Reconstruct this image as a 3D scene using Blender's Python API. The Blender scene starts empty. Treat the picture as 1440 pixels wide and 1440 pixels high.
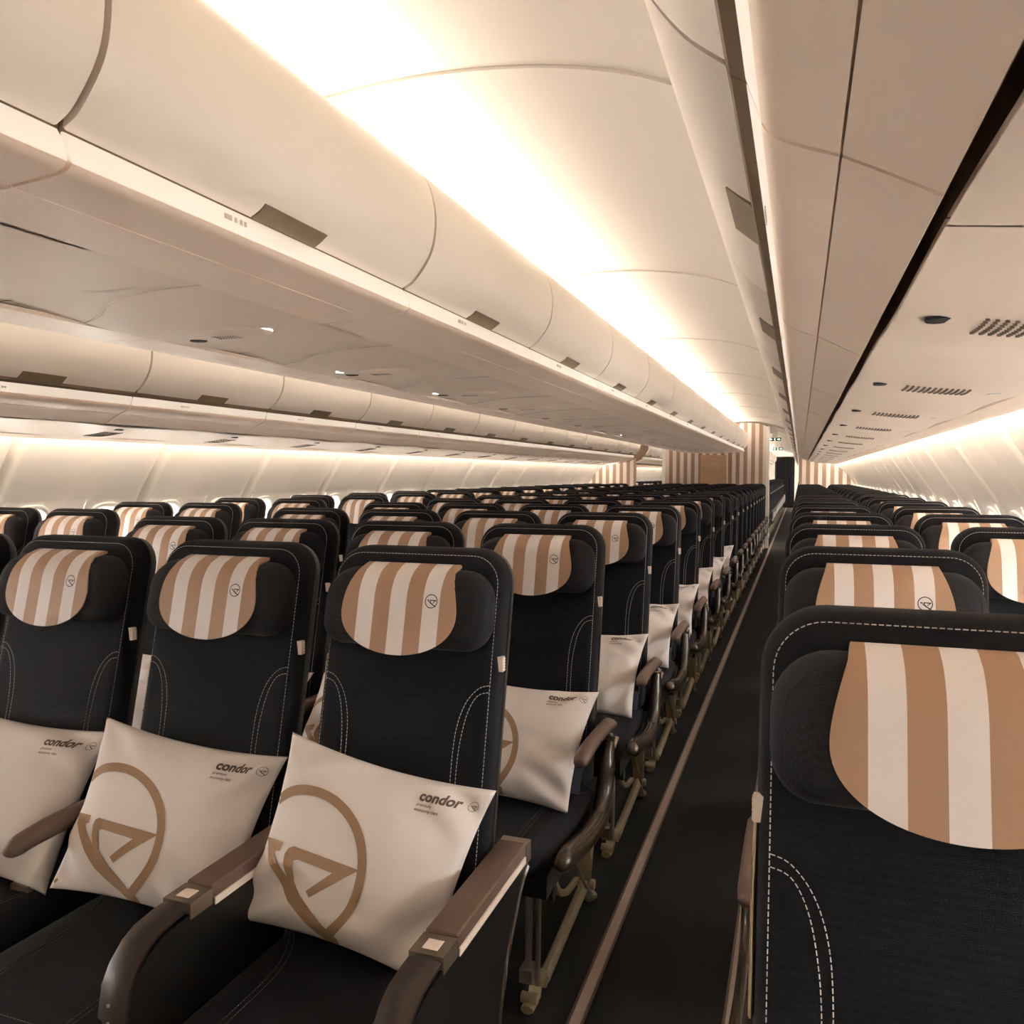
import bpy, bmesh, math, random
from mathutils import Vector
from mathutils.geometry import tessellate_polygon

random.seed(7)
scene = bpy.context.scene
COL = scene.collection
PI = math.pi

# ------------------------------------------------------------------ camera
CAMX, CAMZ = 1.565, 1.40
cam_data = bpy.data.cameras.new('camera')
cam_data.sensor_width = 36.0
cam_data.lens = 36.0 * 1146.3 / 1440.0
cam_data.clip_start = 0.02
cam_data.clip_end = 200
cam = bpy.data.objects.new('camera', cam_data)
cam.location = (CAMX, 0.0, CAMZ)
cam.rotation_euler = (PI / 2 - 0.0454, 0.0, 0.3391)
COL.objects.link(cam)
scene.camera = cam

# ------------------------------------------------------------------ world: overcast daylight outside the windows
world = bpy.data.worlds.new('daylight')
scene.world = world
world.use_nodes = True
world.node_tree.nodes['Background'].inputs['Color'].default_value = (1.0, 0.92, 0.83, 1)
world.node_tree.nodes['Background'].inputs['Strength'].default_value = 9.0

# ------------------------------------------------------------------ exposure
vs = scene.view_settings
vs.view_transform = 'Standard'
vs.look = 'None'
vs.gamma = 1.0
vs.exposure = 2.3
vs.use_curve_mapping = False
scene.cycles.diffuse_bounces = 6
scene.cycles.max_bounces = 10
scene.cycles.use_denoising = True
scene.cycles.sample_clamp_indirect = 6.0

COVE_POWER = 4.8      # emission of the ceiling cove tubes
WALL_POWER = 11.0       # emission of the sidewall wash tubes
STRIP_POWER = 0.07     # backlit rail under the bins
LAMP = (1.0, 0.875, 0.72)


# ------------------------------------------------------------------ materials
def new_mat(name):
    m = bpy.data.materials.new(name)
    m.use_nodes = True
    return m, m.node_tree, m.node_tree.nodes['Principled BSDF']


def plain(name, color, rough=0.5, metal=0.0, noise=0.0, nscale=20.0, bump=0.0, bscale=200.0, coat=0.0, spec=0.5):
    m, nt, b = new_mat(name)
    b.inputs['Roughness'].default_value = rough
    b.inputs['Metallic'].default_value = metal
    b.inputs['Coat Weight'].default_value = coat
    b.inputs['Specular IOR Level'].default_value = spec
    b.inputs['Base Color'].default_value = (*color, 1)
    tc = nt.nodes.new('ShaderNodeTexCoord')
    if noise > 0:
        n = nt.nodes.new('ShaderNodeTexNoise')
        n.inputs['Scale'].default_value = nscale
        n.inputs['Detail'].default_value = 3
        nt.links.new(tc.outputs['Object'], n.inputs['Vector'])
        r = nt.nodes.new('ShaderNodeValToRGB')
        r.color_ramp.elements[0].position = 0.35
        r.color_ramp.elements[1].position = 0.65
        r.color_ramp.elements[0].color = (*[c * (1 - noise) for c in color], 1)
        r.color_ramp.elements[1].color = (*[min(1, c * (1 + noise)) for c in color], 1)
        nt.links.new(n.outputs['Fac'], r.inputs['Fac'])
        nt.links.new(r.outputs['Color'], b.inputs['Base Color'])
    if bump > 0:
        n2 = nt.nodes.new('ShaderNodeTexNoise')
        n2.inputs['Scale'].default_value = bscale
        nt.links.new(tc.outputs['Object'], n2.inputs['Vector'])
        bp = nt.nodes.new('ShaderNodeBump')
        bp.inputs['Strength'].default_value = bump
        bp.inputs['Distance'].default_value = 0.002
        nt.links.new(n2.outputs['Fac'], bp.inputs['Height'])
        nt.links.new(bp.outputs['Normal'], b.inputs['Normal'])
    return m


def woven(name, color, light, scale=420.0, rough=0.85):
    """knitted seat fabric: tiny lighter knots on a dark ground"""
    m, nt, b = new_mat(name)
    tc = nt.nodes.new('ShaderNodeTexCoord')
    v = nt.nodes.new('ShaderNodeTexVoronoi')
    v.inputs['Scale'].default_value = scale
    v.inputs['Randomness'].default_value = 0.35
    nt.links.new(tc.outputs['Object'], v.inputs['Vector'])
    r = nt.nodes.new('ShaderNodeValToRGB')
    r.color_ramp.elements[0].position = 0.05
    r.color_ramp.elements[1].position = 0.5
    r.color_ramp.elements[0].color = (*light, 1)
    r.color_ramp.elements[1].color = (*color, 1)
    nt.links.new(v.outputs['Distance'], r.inputs['Fac'])
    nt.links.new(r.outputs['Color'], b.inputs['Base Color'])
    b.inputs['Roughness'].default_value = rough
    b.inputs['Specular IOR Level'].default_value = 0.25
    b.inputs['Sheen Weight'].default_value = 0.06
    b.inputs['Sheen Roughness'].default_value = 0.4
    bp = nt.nodes.new('ShaderNodeBump')
    bp.inputs['Strength'].default_value = 0.35
    bp.inputs['Distance'].default_value = 0.001
    bp.invert = True
    nt.links.new(v.outputs['Distance'], bp.inputs['Height'])
    nt.links.new(bp.outputs['Normal'], b.inputs['Normal'])
    return m


def emit(name, color, power):
    m, nt, b = new_mat(name)
    b.inputs['Base Color'].default_value = (0.8, 0.78, 0.74, 1)
    b.inputs['Emission Color'].default_value = (*color, 1)
    b.inputs['Emission Strength'].default_value = power
    return m


def striped(name, c1, c2, period, phase=0.0):
    m, nt, b = new_mat(name)
    tc = nt.nodes.new('ShaderNodeTexCoord')
    sp = nt.nodes.new('ShaderNodeSeparateXYZ')
    nt.links.new(tc.outputs['Object'], sp.inputs[0])
    a = nt.nodes.new('ShaderNodeMath'); a.operation = 'ADD'; a.inputs[1].default_value = 50 * period + phase
    nt.links.new(sp.outputs['X'], a.inputs[0])
    d = nt.nodes.new('ShaderNodeMath'); d.operation = 'DIVIDE'; d.inputs[1].default_value = period
    nt.links.new(a.outputs[0], d.inputs[0])
    f = nt.nodes.new('ShaderNodeMath'); f.operation = 'FRACT'
    nt.links.new(d.outputs[0], f.inputs[0])
    g = nt.nodes.new('ShaderNodeMath'); g.operation = 'GREATER_THAN'; g.inputs[1].default_value = 0.5
    nt.links.new(f.outputs[0], g.inputs[0])
    mx = nt.nodes.new('ShaderNodeMix'); mx.data_type = 'RGBA'
    nt.links.new(g.outputs[0], mx.inputs['Factor'])
    mx.inputs[6].default_value = (*c1, 1)
    mx.inputs[7].default_value = (*c2, 1)
    nt.links.new(mx.outputs[2], b.inputs['Base Color'])
    b.inputs['Roughness'].default_value = 0.6
    return m


def glass(name):
    m, nt, b = new_mat(name)
    b.inputs['Base Color'].default_value = (0.95, 0.97, 0.98, 1)
    b.inputs['Transmission Weight'].default_value = 1.0
    b.inputs['Roughness'].default_value = 0.02
    b.inputs['IOR'].default_value = 1.02
    return m


PANEL = (0.80, 0.755, 0.70)
M = {
    'ceiling': plain('ceiling panel', (0.68, 0.625, 0.57), 0.45, noise=0.012, nscale=3),
    'bin': plain('bin door plastic', (0.80, 0.715, 0.64), 0.36, noise=0.012, nscale=4, bump=0.05, bscale=900),
    'under': plain('bin underside plastic', (0.90, 0.725, 0.60), 0.36, noise=0.015, nscale=5, bump=0.06, bscale=900),
    'service': plain('service panel plastic', (0.82, 0.68, 0.575), 0.46, noise=0.015, nscale=5),
    'wall': plain('sidewall panel', (0.80, 0.765, 0.71), 0.40, noise=0.012, nscale=4),
    'bezel': plain('window bezel', (0.80, 0.77, 0.71), 0.4, noise=0.01),
    'recess': plain('brown recess', (0.16, 0.105, 0.062), 0.6, noise=0.1, nscale=15),
    'latch': plain('latch brown', (0.20, 0.145, 0.09), 0.4, noise=0.03),
    'dark': plain('black gap', (0.012, 0.010, 0.009), 0.7, noise=0.05),
    'fabric': woven('navy knit', (0.0046, 0.0053, 0.0092), (0.0140, 0.0158, 0.0245)),
    'fabric2': woven('navy knit headrest', (0.0125, 0.0128, 0.0172), (0.036, 0.036, 0.045), 380),
    'side': plain('seat edge cloth', (0.020, 0.019, 0.023), 0.8, noise=0.1, nscale=300),
    'shell': plain('seat shell plastic', (0.022, 0.020, 0.019), 0.45, noise=0.04),
    'thread': plain('white thread', (0.62, 0.58, 0.55), 0.8, noise=0.02),
    'tan': plain('tan leatherette', (0.42, 0.265, 0.175), 0.52, noise=0.02, nscale=8, bump=0.08, bscale=1500),
    'cream': plain('cream leatherette', (0.80, 0.765, 0.78), 0.52, noise=0.01, nscale=8, bump=0.08, bscale=1500),
    'ink': plain('black ink', (0.02, 0.017, 0.016), 0.6, noise=0.01),
    'pillow': plain('pillow cloth', (0.80, 0.755, 0.75), 0.85, noise=0.012, nscale=12, bump=0.1, bscale=1200),
    'print': plain('brown print', (0.36, 0.235, 0.145), 0.85, noise=0.02),
    'grey_print': plain('grey brown lettering', (0.13, 0.10, 0.085), 0.85, noise=0.02),
    'bronze': plain('bronze plastic', (0.055, 0.039, 0.029), 0.26, noise=0.04, coat=0.2),
    'brownpad': plain('brown arm pad', (0.125, 0.08, 0.060), 0.5, noise=0.04, bump=0.05, bscale=700),
    'black': plain('black plastic', (0.012, 0.0115, 0.012), 0.30, noise=0.05),
    'blackmatt': plain('black matt', (0.012, 0.012, 0.013), 0.6, noise=0.05),
    'silver': plain('satin alloy', (0.42, 0.34, 0.27), 0.30, metal=0.85, noise=0.02),
    'creamtag': plain('cream tag', (0.80, 0.70, 0.62), 0.5, noise=0.01),
    'brass': plain('olive anodised alloy', (0.62, 0.53, 0.36), 0.35, metal=0.75, noise=0.03),
    'chrome': plain('dark chrome', (0.30, 0.26, 0.22), 0.28, metal=0.6, noise=0.02),
    'nose': plain('dark brown plastic', (0.030, 0.021, 0.017), 0.35, noise=0.03),
    'dimthread': plain('grey thread', (0.12, 0.11, 0.11), 0.8, noise=0.02),
    'pict': plain('grey print', (0.60, 0.50, 0.43), 0.7, noise=0.02),
    'belt': plain('slate belt webbing', (0.035, 0.045, 0.07), 0.6, noise=0.08, nscale=200),
    'carpet': plain('black carpet', (0.0030, 0.0031, 0.0036), 0.95, noise=0.35, nscale=260, bump=0.5, bscale=600),
    'strip_mid': plain('pale floor strip', (0.40, 0.30, 0.26), 0.5, noise=0.04),
    'strip_edge': plain('brown strip edge', (0.10, 0.065, 0.045), 0.5, noise=0.05),
    'bulk': striped('striped wall covering', (0.36, 0.23, 0.165), (0.74, 0.64, 0.58), 0.142, 0.03),
    'bulkpanel': plain('tan bulkhead panel', (0.52, 0.34, 0.21), 0.4, noise=0.02),
    'bulkmark': plain('pale tan mark', (0.60, 0.43, 0.30), 0.4, noise=0.02),
    'curtain': plain('black curtain', (0.008, 0.008, 0.010), 0.9, noise=0.1),
    'glass': glass('window pane'),
    'signgreen': plain('sign green', (0.02, 0.13, 0.05), 0.4, noise=0.01),
    'signwhite': emit('sign pictogram', (0.75, 1.0, 0.8), 0.8),
    'white': plain('white plastic', (0.80, 0.78, 0.75), 0.4, noise=0.01),
    'cove': emit('cove lamp', LAMP, COVE_POWER),
    'wash': emit('sidewall lamp', LAMP, WALL_POWER),
    'rail': emit('lit rail', (1.0, 0.83, 0.70), STRIP_POWER),
    'spot': emit('reading lamp', (1.0, 0.95, 0.88), 6.0),
    'grille': plain('grille holes', (0.17, 0.13, 0.10), 0.7, noise=0.02),
}


# ------------------------------------------------------------------ mesh helpers
def make_mesh(name, verts, faces, mats, fmat=None, smooth=35):
    me = bpy.data.meshes.new(name)
    me.from_pydata([tuple(v) for v in verts], [], faces)
    for m in (mats if isinstance(mats, (list, tuple)) else [mats]):
        me.materials.append(M[m] if isinstance(m, str) else m)
    bm = bmesh.new(); bm.from_mesh(me)
    if fmat is not None:
        bm.faces.ensure_lookup_table()
        for f, i in zip(bm.faces, fmat):
            f.material_index = i
    bmesh.ops.recalc_face_normals(bm, faces=bm.faces)
    bm.to_mesh(me); bm.free()
    if smooth:
        me.polygons.foreach_set('use_smooth', [True] * len(me.polygons))
        me.set_sharp_from_angle(angle=math.radians(smooth))
    me.update()
    return me


def link(name, me, parent=None, loc=(0, 0, 0), rot=(0, 0, 0), kind=None):
    o = bpy.data.objects.new(name, me)
    COL.objects.link(o)
    o.location = loc
    o.rotation_euler = rot
    if parent:
        o.parent = parent
    if kind:
        o['kind'] = kind
    return o


def tag(o, label, cat, group=None):
    o['label'] = label
    o['category'] = cat
    if group:
        o['group'] = group
    return o


class Geo:
    """collects pieces of ONE mesh"""
    def __init__(self):
        self.v, self.f, self.m = [], [], []

    def add(self, v, f, mi=0):
        k = len(self.v)
        self.v += [tuple(p) for p in v]
        self.f += [tuple(i + k for i in q) for q in f]
        self.m += [mi] * len(f)
        return self

    def box(self, lo, hi, mi=0):
        x0, y0, z0 = lo; x1, y1, z1 = hi
        v = [(x0, y0, z0), (x1, y0, z0), (x1, y1, z0), (x0, y1, z0), (x0, y0, z1), (x1, y0, z1), (x1, y1, z1), (x0, y1, z1)]
        f = [(0, 3, 2, 1), (4, 5, 6, 7), (0, 1, 5, 4), (1, 2, 6, 5), (2, 3, 7, 6), (3, 0, 4, 7)]
        return self.add(v, f, mi)

    def tube(self, pts, r, n=8, mi=0):
        pts = [Vector(p) for p in pts]
        v, f = [], []
        for i, p in enumerate(pts):
            d = (pts[min(i + 1, len(pts) - 1)] - pts[max(i - 1, 0)]).normalized()
            a = d.cross(Vector((0, 0, 1)) if abs(d.z) < 0.9 else Vector((1, 0, 0))).normalized()
            b = d.cross(a)
            rr = r[i] if isinstance(r, (list, tuple)) else r
            for k in range(n):
                t = 2 * PI * k / n
                v.append(p + a * rr * math.cos(t) + b * rr * math.sin(t))
        for i in range(len(pts) - 1):
            for k in range(n):
                f.append((i * n + k, i * n + (k + 1) % n, (i + 1) * n + (k + 1) % n, (i + 1) * n + k))
        f.append(tuple(range(n)))
        f.append(tuple((len(pts) - 1) * n + k for k in range(n)))
        return self.add(v, f, mi)

    def sweep(self, pts, w, t, mi=0):
        """flat bar along pts in the y-z plane; w across x, t thickness; pts = (x, y, z)"""
        pts = [Vector(p) for p in pts]
        v, f = [], []
        for i, p in enumerate(pts):
            d = (pts[min(i + 1, len(pts) - 1)] - pts[max(i - 1, 0)]).normalized()
            a = Vector((1, 0, 0))
            b = d.cross(a).normalized()
            ww = w[i] if isinstance(w, (list, tuple)) else w
            tt = t[i] if isinstance(t, (list, tuple)) else t
            c = 0.35
            for sa, sb in ((-1, -c), (-c, -1), (c, -1), (1, -c), (1, c), (c, 1), (-c, 1), (-1, c)):
                v.append(p + a * sa * ww / 2 + b * sb * tt / 2)
        n = 8
        for i in range(len(pts) - 1):
            for k in range(n):
                f.append((i * n + k, i * n + (k + 1) % n, (i + 1) * n + (k + 1) % n, (i + 1) * n + k))
        f.append(tuple(range(n)))
        f.append(tuple((len(pts) - 1) * n + k for k in range(n)))
        return self.add(v, f, mi)

    def mesh(self, name, mats, smooth=35):
        return make_mesh(name, self.v, self.f, mats, self.m, smooth)


def smooth_path(pts, n=6):
    """Catmull-Rom through 2D or 3D points"""
    pts = [tuple(p) for p in pts]
    out = []
    for i in range(len(pts) - 1):
        p0, p1, p2, p3 = pts[max(i - 1, 0)], pts[i], pts[i + 1], pts[min(i + 2, len(pts) - 1)]
        for k in range(n):
            t = k / n
            out.append(tuple(0.5 * (2 * b + (c - a) * t + (2 * a - 5 * b + 4 * c - d) * t * t + (3 * b - a - 3 * c + d) * t ** 3)
                             for a, b, c, d in zip(p0, p1, p2, p3)))
    out.append(pts[-1])
    return out


def rrect(w, h, rt, rb, n=6, cx=0, cy=0):
    """rounded rectangle outline, counter-clockwise; rt / rb radius of top / bottom corners"""
    pts = []
    for (sx, sy, r, a0) in ((1, -1, rb, -PI / 2), (1, 1, rt, 0), (-1, 1, rt, PI / 2), (-1, -1, rb, PI)):
        ox, oy = sx * (w / 2 - r), sy * (h / 2 - r)
        for k in range(n + 1):
            a = a0 + (PI / 2) * k / n
            pts.append((cx + ox + r * math.cos(a), cy + oy + r * math.sin(a)))
    return pts


def inset(pts, d):
    n = len(pts)
    out = []
    for i in range(n):
        p, q, r = Vector(pts[i - 1]), Vector(pts[i]), Vector(pts[(i + 1) % n])
        e = (r - p)
        if e.length < 1e-9:
            out.append(tuple(q)); continue
        e.normalize()
        nrm = Vector((-e.y, e.x))
        out.append(tuple(q + nrm * d))
    return out


def slab(geo, outline, rings, fn, mi=0):
    """loft of inset outlines; fn(a, depth, b) -> xyz; capped both ends"""
    n = len(outline)
    v, f = [], []
    for ins, dep in rings:
        for (a, b) in inset(outline, ins):
            v.append(fn(a, dep, b))
    for i in range(len(rings) - 1):
        for k in range(n):
            f.append((i * n + k, i * n + (k + 1) % n, (i + 1) * n + (k + 1) % n, (i + 1) * n + k))
    f.append(tuple(range(n)))
    f.append(tuple((len(rings) - 1) * n + k for k in range(n)))
    return geo.add(v, f, mi)


def extrude(geo, poly, y0, y1, mi=0, bev=0.0):
    """closed x-z polygon extruded along y (with a small end bevel)"""
    n = len(poly)
    cx = sum(p[0] for p in poly) / n; cz = sum(p[1] for p in poly) / n
    def ring(y, s):
        return [(cx + (x - cx) * s, y, cz + (z - cz) * s) for x, z in poly]
    if bev:
        rr = [ring(y0, 0.985), ring(y0 + bev, 1), ring(y1 - bev, 1), ring(y1, 0.985)]
    else:
        rr = [ring(y0, 1), ring(y1, 1)]
    v = [p for r in rr for p in r]
    f = []
    for i in range(len(rr) - 1):
        for k in range(n):
            f.append((i * n + k, i * n + (k + 1) % n, (i + 1) * n + (k + 1) % n, (i + 1) * n + k))
    tri = tessellate_polygon([[Vector((x, z, 0)) for x, z in poly]])
    for t in tri:
        f.append(tuple(t))
        f.append(tuple((len(rr) - 1) * n + i for i in t))
    return geo.add(v, f, mi)


def thick(path, t):
    """closed polygon: an open x-z path plus its offset by t to its left side"""
    off = []
    for i, p in enumerate(path):
        a, b = Vector(path[max(i - 1, 0)]), Vector(path[min(i + 1, len(path) - 1)])
        d = (b - a).normalized()
        off.append((p[0] - d.y * t, p[1] + d.x * t))
    return list(path) + off[::-1]


def mirror(poly):
    return [(-x, z) for x, z in poly]


def dashes(geo, path, dash=0.0055, gap=0.0026, r=0.0007, mi=0):
    """stitch thread: short four-sided bars along a 3D path"""
    pts = [Vector(p) for p in path]
    L = [0]
    for a, b in zip(pts, pts[1:]):
        L.append(L[-1] + (b - a).length)

    def at(s):
        for i in range(len(pts) - 1):
            if s <= L[i + 1] or i == len(pts) - 2:
                t = (s - L[i]) / max(1e-9, L[i + 1] - L[i])
                return pts[i].lerp(pts[i + 1], min(max(t, 0), 1))
    s = 0
    while s + dash < L[-1]:
        geo.tube([at(s), at(s + dash)], r, 4, mi)
        s += dash + gap
    return geo


# =================================================================== LARGE STRUCTURE
Y0, Y1 = -2.4, 38.0          # ends of the built cabin
BULK = 16.3                  # striped bulkheads
BAY = 1.067                  # length of one bin / ceiling panel / sidewall panel

floor = link('floor', make_mesh('floor', [(-2.6, Y0, 0), (2.6, Y0, 0), (2.6, Y1, 0), (-2.6, Y1, 0),
                                          (-2.6, Y0, -0.05), (2.6, Y0, -0.05), (2.6, Y1, -0.05), (-2.6, Y1, -0.05)],
                                [(0, 1, 2, 3), (4, 7, 6, 5), (0, 4, 5, 1), (1, 5, 6, 2), (2, 6, 7, 3), (3, 7, 4, 0)], 'carpet', smooth=0), kind='structure')

# luminous floor strips along both aisles
for n, x in enumerate((1.045, 1.42, -1.045, -1.42)):
    g = Geo()
    for (a, b, h, mi) in ((-0.021, -0.014, 0.005, 1), (-0.014, 0.014, 0.0035, 0), (0.014, 0.021, 0.005, 1)):
        g.box((x + a, Y0 + 0.02, 0.0), (x + b, Y1 - 0.02, h), mi)
    s = link('trim_%d' % (n + 1), g.mesh('floor_strip', ['strip_mid', 'strip_edge'], 0), kind='structure')

# crown of the fuselage above the bins
cp = smooth_path([(2.27, 1.78), (2.10, 2.04), (1.75, 2.32), (1.2, 2.5), (0.0, 2.56)], 5)
cp = cp + mirror(cp[:-1])[::-1]
g = Geo()
extrude(g, thick(cp, -0.03), Y0, Y1)
ceiling = link('ceiling', g.mesh('crown', 'ceiling'), kind='structure')

# vaulted aisle ceiling panels
vault = smooth_path([(0.0, 2.36), (0.12, 2.375), (0.26, 2.395), (0.42, 2.412), (0.57, 2.418), (0.73, 2.414), (0.88, 2.400), (1.03, 2.376), (1.165, 2.341),
                     (1.281, 2.295), (1.37, 2.245), (1.43, 2.20)], 4)
for side in (1, -1):
    g = Geo()
    prof = vault if side > 0 else mirror(vault)
    a = BAY - 0.007
    # each panel has a turned-down rear lip, seen as the fine curved seams
    poly = thick(prof, 0.012 * side)
    extrude(g, poly, 0.0, a)
    pm = g.mesh('ceiling_panel', 'ceiling')
    y = 1.94 - 4 * BAY
    while y < Y1 - 1:
        link('ceiling_panel', pm, ceiling, (0, y, 0.006 * (int(round((y - 1.94) / BAY)) % 2)))
        y += BAY

# ------------------------------------------------------------------ sidewalls with windows
WP = smooth_path([(2.20, 1.86), (2.255, 1.73), (2.31, 1.59), (2.41, 1.43), (2.55, 1.21), (2.62, 0.98), (2.64, 0.78),
                  (2.62, 0.5), (2.55, 0.2), (2.50, -0.02)], 8)


def wall_x(z):
    for (x0, z0), (x1, z1) in zip(WP, WP[1:]):
        if z1 <= z <= z0:
            return x0 + (x1 - x0) * (z0 - z) / (z0 - z1)
    return WP[0][0] if z > WP[0][1] else WP[-1][0]


WZ = 1.005                    # window centre height
HW, HH = 0.122, 0.185         # half opening


def relief(y):
    """depth of the panel face at y from the panel's end: raised fields, recessed joints"""
    d = 0.0
    if y < 0.065:
        t = y / 0.065
        d -= 0.070 * (1 - t * t * (3 - 2 * t))
    e = BAY - y
    if e < 0.05:
        if e < 0.010:
            d -= 0.070
        else:
            t = (e - 0.010) / 0.040
            d -= 0.030 * (1 - t * t * (3 - 2 * t))
    m = abs(y - BAY / 2)
    if m < 0.10:
        t = m / 0.10
        d -= 0.014 * (1 - t * t * (3 - 2 * t))
    return d


def superell(t, a, b, n=2.7):
    c, s = math.cos(t), math.sin(t)
    return (a * math.copysign(abs(c) ** (2 / n), c), b * math.copysign(abs(s) ** (2 / n), s))


def wall_panel_mesh(side):
    g = Geo()
    P = lambda y, z: (side * (wall_x(z) - relief(y) ), y, z)

    def grid(ys, zs):
        v = [P(y, z) for z in zs for y in ys]
        n = len(ys)
        f = [(i * n + k, i * n + k + 1, (i + 1) * n + k + 1, (i + 1) * n + k) for i in range(len(zs) - 1) for k in range(n - 1)]
        g.add(v, f)
    yall = sorted(set([0, 0.01, 0.02, 0.03, 0.04, 0.052, 0.065, BAY - 0.05, BAY - 0.04, BAY - 0.03, BAY - 0.02, BAY - 0.0105, BAY - 0.0095, BAY] +
                      [0.065 + (BAY - 0.115) * k / 28 for k in range(29)]))
    ztop = [1.84 - (1.84 - 1.25) * k / 10 for k in range(11)]
    zbot = [0.76 - 0.76 * k / 7 for k in range(8)]
    grid(yall, ztop)
    grid(yall, zbot)
    zmid = [1.25 - 0.49 * k / 8 for k in range(9)]
    c1, c2 = BAY / 4, 3 * BAY / 4
    hw = 0.175
    for a, b in ((0, c1 - hw), (c1 + hw, c2 - hw), (c2 + hw, BAY)):
        grid([y for y in yall if a <= y <= b] if False else sorted(set([a, b] + [y for y in yall if a < y < b])), zmid)
    N = 40
    for c in (c1, c2):
        v, f = [], []
        R = 4
        for j in range(R + 1):
            for k in range(N):
                t = 2 * PI * k / N
                ex, ez = superell(t, HW + 0.035, HH + 0.035)
                cs, sn = math.cos(t), math.sin(t)
                # outer rectangle point in the same direction
                sc = min(hw / max(1e-6, abs(cs)), (0.245) / max(1e-6, abs(sn)))
                ox, oz = cs * sc, sn * sc
                if abs(abs(math.atan2(abs(sn), abs(cs))) - math.atan2(0.245, hw)) < PI / N:
                    ox, oz = math.copysign(hw, cs), math.copysign(0.245, sn)
                q = j / R
                y = c + ex * (1 - q) + ox * q
                z = 1.005 + ez * (1 - q) + oz * q
                v.append(P(y, min(max(z, 0.76), 1.25)))
        for j in range(R):
            for k in range(N):
                f.append((j * N + k, j * N + (k + 1) % N, (j + 1) * N + (k + 1) % N, (j + 1) * N + k))
        g.add(v, f)
    return g.mesh('sidewall_panel', 'wall', 50)


def window_meshes(side):
    N = 40
    slope = 0.30       # inward lean of the wall around the window
    def P(y, z, off):
        return (side * (wall_x(WZ + z) + off), y, WZ + z)
    g = Geo()
    rings = [(0.040, 0.0), (0.036, -0.012), (0.026, -0.016), (0.014, -0.010), (0.002, 0.012), (-0.004, 0.045), (-0.010, 0.07)]
    v, f = [], []
    for e, off in rings:
        for k in range(N):
            ex, ez = superell(2 * PI * k / N, HW + e, HH + e)
            v.append(P(ex, ez, off))
    for j in range(len(rings) - 1):
        for k in range(N):
            f.append((j * N + k, j * N + (k + 1) % N, (j + 1) * N + (k + 1) % N, (j + 1) * N + k))
    g.add(v, f)
    frame = g.mesh('window_frame', 'bezel', 60)
    g = Geo()
    v = [P(*superell(2 * PI * k / N, HW - 0.004, HH - 0.004), 0.055) for k in range(N)]
    w = [P(*superell(2 * PI * k / N, HW - 0.004, HH - 0.004), 0.060) for k in range(N)]
    c1, c2 = P(0, 0, 0.055), P(0, 0, 0.060)
    f = [(k, (k + 1) % N, 2 * N) for k in range(N)] + [(N + k, N + (k + 1) % N, 2 * N + 1) for k in range(N)]
    f += [(k, (k + 1) % N, N + (k + 1) % N, N + k) for k in range(N)]
    g.add(v + w + [c1, c2], f)
    pane = g.mesh('pane', 'glass', 30)
    # roller shade drawn a little way down, with a finger lip
    g = Geo()
    top = [superell(PI * k / 20, HW - 0.002, HH - 0.002) for k in range(21)]
    top = [(a, max(b, 0.150)) for a, b in top]
    n = len(top)
    v = [P(a, b, 0.036) for a, b in top] + [P(a, b, 0.040) for a, b in top]
    f = [tuple(range(n)), tuple(range(n, 2 * n))] + [(k, (k + 1) % n, n + (k + 1) % n, n + k) for k in range(n)]
    g.add(v, f)
    x = wall_x(WZ + 0.154)
    lo, hi = sorted((side * (x + 0.024), side * (x + 0.038)))
    g.box((lo, -0.03, WZ + 0.149), (hi, 0.03, WZ + 0.158))
    part_shade = g.mesh('window_shade', 'bezel', 40)
    g = Geo()                     # closed shade for unseen windows, added to keep daylight off the near right seat
    v = [P(*superell(2 * PI * k / N, HW - 0.001, HH - 0.001), o_) for o_ in (0.036, 0.040) for k in range(N)]
    f = [tuple(range(N)), tuple(range(N, 2 * N))] + [(k, (k + 1) % N, N + (k + 1) % N, N + k) for k in range(N)]
    g.add(v, f)
    return frame, pane, part_shade, g.mesh('window_shade_closed', 'bezel', 40)


WOFF = {-1: 3.461 - BAY / 4 - 3 * BAY, 1: 3.70 - 3 * BAY}
wn = 0
for side, nm in ((-1, 'wall_left'), (1, 'wall_right')):
    root = link(nm, None, kind='structure')
    pm = wall_panel_mesh(side)
    fr, pa, sh, shc = window_meshes(side)
    y = WOFF[side]
    while y > Y0 + 0.001:
        y -= BAY
    while y < Y1:
        link('sidewall_panel', pm, root, (0, y, 0))
        if -30 < y < 31:
            for q in (0.25, 0.75):
                wn += 1
                w = link('window_%d' % wn, None, None, (0, y + q * BAY, 0), kind='structure')
                link('window_frame', fr, w)
                link('pane', pa, w)
                link('window_shade', sh if (y + q * BAY > 0.3 or side < 0) else shc, w)  # unseen right-wall windows by the camera get the added light-blocking shade
        else:
            for q in (0.25, 0.75):
                wn += 1
                w = link('window_%d' % wn, None, None, (0, y + q * BAY, 0), kind='structure')
                link('window_frame', fr, w)
                link('pane', pa, w)
        y += BAY

# end walls (behind the camera and far aft)
for nm, y in (('wall_front', Y0 - 0.05), ('wall_back', Y1)):
    g = Geo(); g.box((-2.75, y, -0.05), (2.75, y + 0.05, 2.6))
    link(nm, g.mesh(nm, 'wall', 0), kind='structure')


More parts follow.
